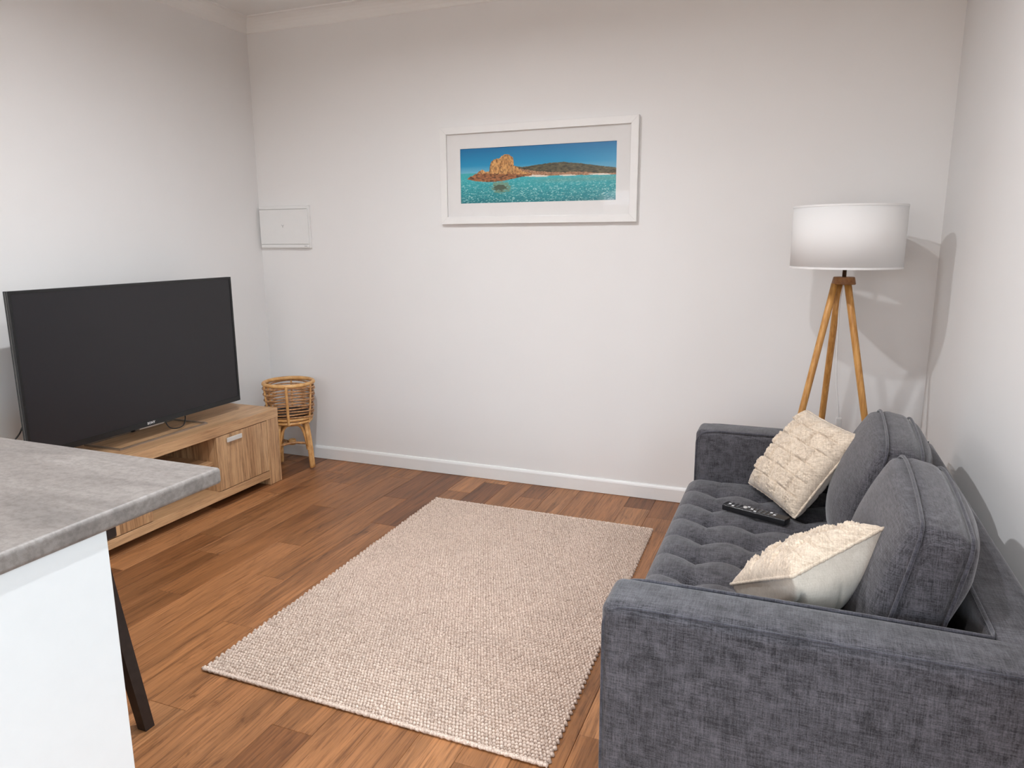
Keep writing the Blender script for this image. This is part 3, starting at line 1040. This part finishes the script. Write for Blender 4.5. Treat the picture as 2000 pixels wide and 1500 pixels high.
# wire-loop stand: flat bar rectangle on the cabinet top, carried by a short neck
stx0, stx1, sty0, sty1, stz = -3.175, -2.935, 2.375, 2.925, 0.4505
bar = 0.008
st = build('stand', join(box(stx1 - bar, stx1, sty0, sty1, stz, stz + 0.008), box(stx0, stx0 + bar, sty0, sty1, stz, stz + 0.009),
                         box(stx0 + bar, stx1 - bar, sty0, sty0 + bar, stz, stz + 0.008), box(stx0 + bar, stx1 - bar, sty1 - bar, sty1, stz, stz + 0.009)), M['silver'], tv)
build('neck', tube([(stx0 + 0.005, 2.65, stz + 0.004), (stx0 + 0.005, 2.65, 0.56), (stx0 + 0.03, 2.65, 0.60), (VX - 0.05, 2.65, 0.61)], 0.014, 10), M['black'], st, smooth=True)
# cables
build('cable', tube(spline([(-3.02, 2.705, 0.56), (-3.0, 2.705, 0.515), (-2.985, 2.72, 0.475), (-2.975, 2.76, 0.463), (-2.985, 2.81, 0.468), (-3.0, 2.84, 0.50), (-3.03, 2.86, 0.53)], 8), 0.0032, 6), M['black'], tv, smooth=True)
pc = build('power_cable', tube(spline([(-3.052, 2.20, 0.74), (-3.09, 2.13, 0.69), (-3.12, 2.068, 0.636), (-3.12, 2.040, 0.60), (-3.13, 1.995, 0.555), (-3.16, 1.922, 0.50), (-3.20, 1.905, 0.36), (-3.232, 1.89, 0.20), (-3.232, 1.87, 0.004)], 8), 0.0034, 6), M['black'], None, origin=(-3.24, 1.87, 0), smooth=True)
tag(pc, 'thin black power cable drooping behind the near edge of the television', 'cable')

# ------------------------------------------------------------------ rattan plant stand
PX, PY = -2.925, 3.600
ps = empty('plant_stand', (PX, PY, 0))
tag(ps, 'woven rattan basket plant stand in the corner beside the oak cabinet', 'plant stand')


def ring(r, z, tr, n=48, wob=0.0, cnt=0, ph=0.0, sides=8, zw=0.0):
    pts = []
    for k in range(n):
        a = 2 * math.pi * k / n
        rr_ = r + wob * math.cos(cnt * a + ph)
        pts.append((PX + rr_ * math.cos(a), PY + rr_ * math.sin(a), z + zw * math.sin(2 * a + ph)))
    return tube(pts, tr, sides, True)


build('rim', ring(0.149, 0.556, 0.0125), M['rattan'], ps, smooth=True)
NR = 11
for k in range(NR):
    t = k / (NR - 1)
    z = 0.535 - t * 0.185
    r = 0.152 - 0.016 * t
    build('woven_cane', ring(r, z, 0.0052, 80, 0.0065, 3, math.pi * (k % 2), 7, 0.006 * (1 if k % 2 else -1)), M['rattan_dark'], ps, smooth=True)
build('base_ring', ring(0.130, 0.338, 0.0095), M['rattan'], ps, smooth=True)
build('base_ring', ring(0.125, 0.316, 0.0095), M['rattan'], ps, smooth=True)
for k in range(6):
    a = math.radians(-57 + 60 * k)
    c, s = math.cos(a), math.sin(a)
    main = k % 2 == 0
    pts = [(PX + r * c, PY + r * s, z) for r, z in ((0.158, 0.558), (0.158, 0.535), (0.151, 0.45), (0.140, 0.35), (0.133, 0.308))]
    build('stake', tube(spline(pts, 5), 0.0088 if main else 0.0060, 8), M['rattan'], ps, smooth=True)
build('tray', lathe([(0.0001, 0.346), (0.104, 0.346), (0.109, 0.350), (0.113, 0.372), (0.109, 0.372), (0.104, 0.353), (0.0001, 0.353)], PX, PY, 40), M['black'], ps, smooth=True)
for k, off in enumerate(np.linspace(-0.09, 0.09, 5)):
    hw = math.sqrt(0.127 ** 2 - off ** 2)
    build('slat', tube([(PX - hw, PY + off, 0.338), (PX + hw, PY + off, 0.338)], 0.0055, 8), M['rattan'], ps, smooth=True)
LEGA = [math.radians(a) for a in (7, 166, 262)]
tops, bots = [], []
for a in LEGA:
    c, s = math.cos(a), math.sin(a)
    tops.append(np.array((PX + 0.104 * c, PY + 0.104 * s, 0.325))); bots.append(np.array((PX + 0.134 * c, PY + 0.134 * s, 0.011)))
    tn = np.array((-s, c, 0)) * 0.0098
    for sg in (-1, 1):
        pts = [tops[-1] + tn * sg, tops[-1] * .5 + bots[-1] * .5 + tn * sg * 1.05 + np.array((c, s, 0)) * .004, bots[-1] + tn * sg]
        build('leg', tube(spline(pts, 5), 0.0118, 10), M['rattan'], ps, smooth=True)
    m = tops[-1] * .42 + bots[-1] * .58
    d = (bots[-1] - tops[-1]) / np.linalg.norm(bots[-1] - tops[-1])
    wrap = []
    for q in np.linspace(0, 8 * math.pi, 70):
        wrap.append(m + d * (q / (8 * math.pi) - .5) * 0.02 + np.array((c, s, 0)) * 0.0135 * math.cos(q) + tn / 0.0098 * 0.0235 * math.sin(q))
    build('binding', tube(wrap, 0.0026, 5), M['rattan'], ps, smooth=True)
for k in range(3):
    a, b = LEGA[k], LEGA[(k + 1) % 3]
    if b < a: b += 2 * math.pi
    pts = []
    for t in np.linspace(0, 1, 15):
        e = abs(2 * t - 1)
        z = 0.300 - 0.17 * e ** 3.2
        rr_ = 0.130 + 0.006 * e
        pk0, pk1 = np.array((math.cos(a), math.sin(a))), np.array((math.cos(b), math.sin(b)))
        w = (1 - t) * pk0 + t * pk1
        w = w * (0.55 + 0.45 / np.linalg.norm(w))
        pts.append((PX + 0.108 * w[0], PY + 0.108 * w[1], z))
    build('arch', tube(pts, 0.0085, 8), M['rattan'], ps, smooth=True)
    # stretchers bow inward and are bound together in the middle
    p0, p1 = tops[k] * .5 + bots[k] * .5, tops[(k + 1) % 3] * .5 + bots[(k + 1) % 3] * .5
    mid = (p0 + p1) / 2 * .45 + np.array((PX, PY, p0[2])) * .55
    build('stretcher', tube(spline([p0, mid + np.array((0, 0, 0.004 * (k - 1))), p1], 8), 0.0078, 8), M['rattan_dark'], ps, smooth=True)
build('binding', lathe([(0.020, 0.154), (0.023, 0.158), (0.023, 0.184), (0.020, 0.188), (0.016, 0.184), (0.016, 0.158)], PX, PY, 20, True), M['rattan'], ps, smooth=True)

# ------------------------------------------------------------------ framed seascape
pic = empty('framed_picture', (-1.375, YB, 1.511))
tag(pic, 'white framed panoramic seascape print of a rocky headland on the wall', 'picture')
FX0, FX1, FZ0, FZ1 = -1.938, -0.806, 1.512, 2.043
fd = 0.028
fw = 0.040


def frame_ring(x0, x1, za, zb, w, yf, yb_):
    out = [(x0, za), (x1, za), (x1, zb), (x0, zb)]
    inn = [(x0 + w, za + w), (x1 - w, za + w), (x1 - w, zb - w), (x0 + w, zb - w)]
    rails = []
    for k in range(4):
        a, b, c, d = out[k], out[(k + 1) % 4], inn[(k + 1) % 4], inn[k]
        v = [(p[0], yf, p[1]) for p in (a, b, c, d)] + [(p[0], yb_, p[1]) for p in (a, b, c, d)]
        rails.append((np.array(v), [(0, 1, 2, 3), (7, 6, 5, 4), (0, 4, 5, 1), (1, 5, 6, 2), (2, 6, 7, 3), (3, 7, 4, 0)]))
    return rails


for rl in frame_ring(FX0, FX1, FZ0, FZ1, fw, YB - fd, YB - 0.001):
    o = fix_normals(build('frame_rail', rl, M['frame'], pic))
    bv_ = o.modifiers.new('edge', 'BEVEL'); bv_.width = 0.0015; bv_.segments = 2
PX0, PX1, PZ0, PZ1 = -1.8175, -0.921, 1.626, 1.923
for rl in frame_ring(FX0 + fw - .004, FX1 - fw + .004, FZ0 + fw - .004, FZ1 - fw + .004, 0.0, 0, 0)[:0]: pass
# mat board with a cut-out window
mo = [(FX0 + fw - .003, FZ0 + fw - .003), (FX1 - fw + .003, FZ0 + fw - .003), (FX1 - fw + .003, FZ1 - fw + .003), (FX0 + fw - .003, FZ1 - fw + .003)]
mi = [(PX0, PZ0), (PX1, PZ0), (PX1, PZ1), (PX0, PZ1)]
mv, mf = [], []
for y in (YB - 0.0145, YB - 0.0115):
    mv += [(p[0], y, p[1]) for p in mo] + [(p[0], y, p[1]) for p in mi]
for k in range(4):
    j = (k + 1) % 4
    mf += [(k, j, 4 + j, 4 + k), (8 + j, 8 + k, 12 + k, 12 + j), (4 + k, 4 + j, 12 + j, 12 + k), (j, k, 8 + k, 8 + j)]
fix_normals(build('mat_board', (mv, mf), M['mat_board'], pic))
build('backing_board', box(FX0 + 0.01, FX1 - 0.01, YB - 0.0075, YB - 0.0015, FZ0 + 0.01, FZ1 - 0.01), M['mat_board'], pic)
# the print: a grid of coloured points
NU, NV = 420, 140
U, Vv = np.meshgrid(np.linspace(0, 1, NU), np.linspace(0, 1, NV), indexing='ij')
xi = 110 + 1785 * U
top_, bot_ = 195 - 115 * U, 805 - 55 * U
yi = bot_ - Vv * (bot_ - top_)


def s2l(c):
    return np.array(lin(*c)[:3])


def mixc(a, b, t):
    t = np.clip(t, 0, 1)[..., None]
    return a * (1 - t) + b * t


sk = mixc(s2l((125, 195, 215)) * np.ones((NU, NV, 3)), s2l((18, 148, 196)), (Vv - 0.52) / 0.16)
sk = mixc(sk, s2l((0, 112, 168)), (Vv - 0.68) / 0.32)
sk = mixc(sk, s2l((90, 165, 205)), (np.clip((U - 0.72) / 0.28, 0, 1) * np.clip((0.95 - Vv) / 0.45, 0, 1)) * 0.75)
n_a = vnoise(xi / 16, yi / 6, 1); n_b = vnoise(xi / 7, yi / 4.2, 2); n_c = vnoise(xi / 60, yi / 16, 3)
sea = mixc(s2l((56, 180, 188)) * np.ones((NU, NV, 3)), s2l((4, 132, 140)), (0.42 - Vv) / 0.34)
sea = mixc(sea, s2l((10, 92, 104)), np.clip((0.09 - Vv) / 0.09, 0, 1) * 0.75)
sea = mixc(sea, s2l((120, 160, 140)), np.clip(1 - np.abs(Vv - 0.38) / 0.06, 0, 1) * np.clip((U - .42) / .2, 0, 1) * 0.5)
rip = 0.55 * n_a + 0.45 * n_b
amp = np.clip((0.52 - Vv) / 0.3, 0.15, 1)
sea = mixc(sea, s2l((200, 245, 240)), np.clip((rip - 0.60) / 0.22, 0, 1) * amp * 0.85)
sea = mixc(sea, s2l((0, 96, 110)), np.clip((0.40 - rip) / 0.2, 0, 1) * amp * 0.7)
sea = mixc(sea, s2l((58, 165, 170)), 0.3 * n_c)
img = np.where((Vv > 0.548)[..., None], sk, sea)
# rock reflection
edge_n = 0.9 * (vnoise(xi / 26, yi / 9, 21) - .5) + 0.5 * (n_a - .5)
dd = ((xi - 605) / 135) ** 2 + ((yi - 610) / 70) ** 2 + edge_n
img = mixc(img, s2l((128, 150, 112)), np.clip((1.0 - dd) * 2, 0, 1) * 0.75 * (yi > 535))
dd = ((xi - 590) / 88) ** 2 + ((yi - 618) / 36) ** 2 + edge_n * 1.3
img = mixc(img, s2l((62, 66, 50)), np.clip((1.0 - dd) * 2.5, 0, 1) * 0.8)
# hill
hx = [760, 850, 1000, 1150, 1320, 1500, 1700, 1900]; hy = [372, 386, 362, 338, 324, 337, 362, 384]
htop = np.interp(xi, hx, hy) + 6 * (vnoise(xi / 10, yi * 0, 5) - .5)
lnd = (xi > 770) & (yi > htop) & (yi < np.interp(xi, [770, 1000, 1900], [478, 482, 458]))
hc = mixc(s2l((58, 58, 42)) * np.ones((NU, NV, 3)), s2l((118, 108, 78)), vnoise(xi / 22, yi / 6, 6))
hc = mixc(hc, s2l((40, 42, 34)), np.clip((vnoise(xi / 30, yi / 9, 8) - .5) * 2, 0, 1))
sh_top = np.interp(xi, [770, 1000, 1300, 1500, 1700, 1900], [395, 428, 440, 428, 442, 440])
shc = mixc(s2l((120, 82, 56)) * np.ones((NU, NV, 3)), s2l((206, 156, 118)), vnoise(xi / 13, yi / 6, 9))
hc = np.where((yi > sh_top + 8 * (n_a - .5))[..., None], shc, hc)
img = np.where(lnd[..., None], hc, img)
for (a, b, yc, hh) in ((840, 1150, 481, 11), (1270, 1460, 471, 8), (1590, 1830, 456, 9)):
    w = (np.abs(yi - yc) < hh * np.sqrt(np.clip(1 - ((xi - (a + b) / 2) / ((b - a) / 2)) ** 2, 0, 1)))
    img = np.where(w[..., None], s2l((236, 226, 212)), img)
# headland
rx = [190, 230, 310, 345, 380, 430, 462, 470, 490, 540, 590, 625, 660, 695, 735, 748, 752, 790, 850, 960]
ry = [525, 500, 462, 432, 424, 446, 436, 372, 322, 300, 290, 262, 246, 252, 272, 300, 368, 392, 430, 452]
rtop = np.interp(xi, rx, ry) + 14 * (vnoise(xi / 12, yi * 0 + 2, 12) - .5)
rbot = np.interp(xi, [190, 300, 450, 600, 750, 850, 960], [528, 548, 556, 545, 515, 492, 478])
rk = (xi > 190) & (xi < 960) & (yi > rtop) & (yi < rbot)
v1 = vnoise(xi / 11, yi / 42, 14); v2 = vnoise(xi / 22, yi / 22, 15); v3 = vnoise(xi / 6, yi / 12, 16)
rcx = mixc(s2l((165, 105, 52)) * np.ones((NU, NV, 3)), s2l((245, 190, 120)), 0.55 * v1 + 0.45 * v2)
rcx = mixc(rcx, s2l((74, 46, 30)), np.clip((v3 - 0.62) / 0.2, 0, 1) * 0.8)
rcx = mixc(rcx, s2l((96, 66, 44)), np.clip((470 - 0 - np.abs(xi - 470) * 30) / 470, 0, 1) * (yi < 450) * 0.9)
lowb = mixc(s2l((120, 72, 42)) * np.ones((NU, NV, 3)), s2l((196, 128, 78)), 0.5 * v2 + 0.5 * v3)
lowb = mixc(lowb, s2l((52, 36, 28)), np.clip((vnoise(xi / 24, yi / 7, 18) - .55) / .2, 0, 1) * 0.8)
rcx = np.where((yi > 462 - 14 * (n_a - .5))[..., None], lowb, rcx)
img = np.where(rk[..., None], rcx, img)
# tiny pale signature marks in the lower right corner
sg = (np.abs(yi - (733 + 5 * np.sin(xi / 5))) < 3) & (xi > 1798) & (xi < 1872)
img = np.where(sg[..., None], s2l((205, 232, 232)), img)
GVx = PX0 - 0.003 + (PX1 - PX0 + 0.006) * U; GVz = PZ0 - 0.003 + (PZ1 - PZ0 + 0.006) * Vv
Vp = np.stack([GVx, np.full_like(GVx, YB - 0.0098), GVz], -1).reshape(-1, 3) - wloc(pic)
ii, jj = np.meshgrid(np.arange(NU - 1), np.arange(NV - 1), indexing='ij')
q0 = (ii * NV + jj).ravel()
Fp = np.stack([q0, q0 + NV, q0 + NV + 1, q0 + 1], 1)
pm = bpy.data.meshes.new('print')
pm.vertices.add(len(Vp)); pm.vertices.foreach_set('co', Vp.ravel())
pm.loops.add(Fp.size); pm.loops.foreach_set('vertex_index', Fp.ravel())
pm.polygons.add(len(Fp)); pm.polygons.foreach_set('loop_start', np.arange(0, Fp.size, 4)); pm.polygons.foreach_set('loop_total', np.full(len(Fp), 4))
pm.update(calc_edges=True); pm.materials.append(M['print'])
ca = pm.color_attributes.new('print', 'FLOAT_COLOR', 'POINT')
ca.data.foreach_set('color', np.concatenate([img.reshape(-1, 3), np.ones((NU * NV, 1))], 1).astype(np.float32).ravel())
po = bpy.data.objects.new('print', pm); po.parent = pic; COL.objects.link(po)
tag(po, 'turquoise sea and orange rock headland under a blue sky')
build('glass_pane', box(FX0 + fw - .002, FX1 - fw + .002, YB - 0.0185, YB - 0.0165, FZ0 + fw - .002, FZ1 - fw + .002), M['glass'], pic)

# ------------------------------------------------------------------ switchboard cover
mb = empty('meter_box', (-3.055, YB, 1.376))
tag(mb, 'white plastic switchboard cover mounted on the wall near the corner', 'switchboard')
bx0, bx1, bz0, bz1 = -3.248, -2.864, 1.377, 1.641
build('surround', rbox(bx0, bx1, YB - 0.018, YB, bz0, bz1, 0.004, 2, 1), M['white_plastic'], mb)
build('door', rbox(bx0 + 0.008, bx1 - 0.006, YB - 0.027, YB - 0.0195, bz0 + 0.026, bz1 - 0.024, 0.002, 2, 1), M['white_plastic'], mb)
build('top_strip', rbox(bx0 + 0.008, bx1 - 0.006, YB - 0.025, YB - 0.0175, bz1 - 0.0215, bz1 - 0.003, 0.002, 2, 1), M['white_plastic'], mb)
build('bottom_strip', rbox(bx0 + 0.008, bx1 - 0.006, YB - 0.025, YB - 0.0175, bz0 + 0.003, bz0 + 0.0235, 0.002, 2, 1), M['white_plastic'], mb)
cxm, czm = -3.062, 1.514
mk = []
for p0, p1 in (((-.008, .008), (0, 0)), ((.008, .008), (0, 0)), ((0, 0), (0, -.009))):
    mk.append(tube([(cxm + p0[0], YB - 0.0272, czm + p0[1]), (cxm + p1[0], YB - 0.0272, czm + p1[1])], 0.0012, 6))
build('emblem', join(*mk), M['mark'], mb)
build('small_mark', box(-2.905, -2.885, YB - 0.0256, YB - 0.0248, bz0 + 0.011, bz0 + 0.0145), M['mark'], mb)

# ------------------------------------------------------------------ kitchen peninsula
KX1, KY1 = -1.175, 1.200
wt = rbox(XL + 0.001, KX1, 0.285, KY1, 0.887, 0.925, 0.009, 3, 1)
wo = build('worktop', wt, M['concrete'], None, origin=(-2.2, 0.74, 0.887))
tag(wo, 'grey concrete-look laminate kitchen worktop overhanging the white panel', 'worktop')
pn = empty('kitchen_peninsula', (-2.2, 0.62, 0))
tag(pn, 'gloss white kitchen peninsula cabinet carrying the grey worktop', 'cabinet')
build('end_panel', rbox(-1.208, -1.190, 0.325, 0.914, 0.001, 0.8865, 0.0015, 2, 1), M['white_gloss'], pn)
build('back_panel', rbox(XL + 0.002, -1.2085, 0.896, 0.914, 0.001, 0.8865, 0.0015, 2, 1), M['white_gloss'], pn)
build('carcass', box(XL + 0.02, -1.209, 0.37, 0.895, 0.10, 0.886), M['white_gloss'], pn)
build('kickboard', box(XL + 0.02, -1.209, 0.40, 0.415, 0.001, 0.10), M['white_gloss'], pn)
for k in range(4):
    a = XL + 0.02 + k * (2.03 / 4)
    dd_ = build('door', rbox(a + 0.002, a + 2.03 / 4 - 0.002, 0.350, 0.369, 0.102, 0.876, 0.0015, 2, 1), M['white_gloss'], pn)
    build('handle', tube([(a + 0.06, 0.340, 0.70), (a + 0.06, 0.330, 0.705), (a + 0.06, 0.330, 0.835), (a + 0.06, 0.340, 0.84), (a + 0.06, 0.351, 0.84)], 0.005, 8), M['steel'], dd_, smooth=True)

# ------------------------------------------------------------------ bar stool tucked under the worktop
stl = empty('bar_stool', (-1.97, 1.23, 0))
tag(stl, 'dark wooden bar stool with splayed legs half hidden behind the white panel', 'stool')
build('seat', rbox(-2.15, -1.790, 1.055, 1.410, 0.580, 0.640, 0.008, 3, 1), M['dark_wood'], stl)


def sq_leg(p0, p1, w0, w1):
    v = []
    for p, w in ((p0, w0), (p1, w1)):
        v += [(p[0] - w, p[1] - w, p[2]), (p[0] + w, p[1] - w, p[2]), (p[0] + w, p[1] + w, p[2]), (p[0] - w, p[1] + w, p[2])]
    return np.array(v), [(0, 1, 2, 3), (7, 6, 5, 4), (0, 4, 5, 1), (1, 5, 6, 2), (2, 6, 7, 3), (3, 7, 4, 0)]


tp, bt = {}, {}
for sx in (-1, 1):
    for sy in (-1, 1):
        t_ = np.array((-1.97 + sx * 0.135, 1.2325 + sy * 0.1275, 0.580)); b_ = np.array((-1.97 + sx * 0.250, 1.2325 + sy * 0.140, 0.001))
        tp[sx, sy], bt[sx, sy] = t_, b_
        fix_normals(build('leg', sq_leg(t_, b_, 0.020, 0.016), M['dark_wood'], stl))
for (a, b, h) in (((-1, -1), (1, -1), 0.30), ((-1, 1), (1, 1), 0.42), ((-1, -1), (-1, 1), 0.22), ((1, -1), (1, 1), 0.50)):
    p = [tp[q] + (bt[q] - tp[q]) * (1 - h / 0.580) for q in (a, b)]
    build('stretcher', tube(p, 0.010, 8), M['dark_wood'], stl, smooth=True)
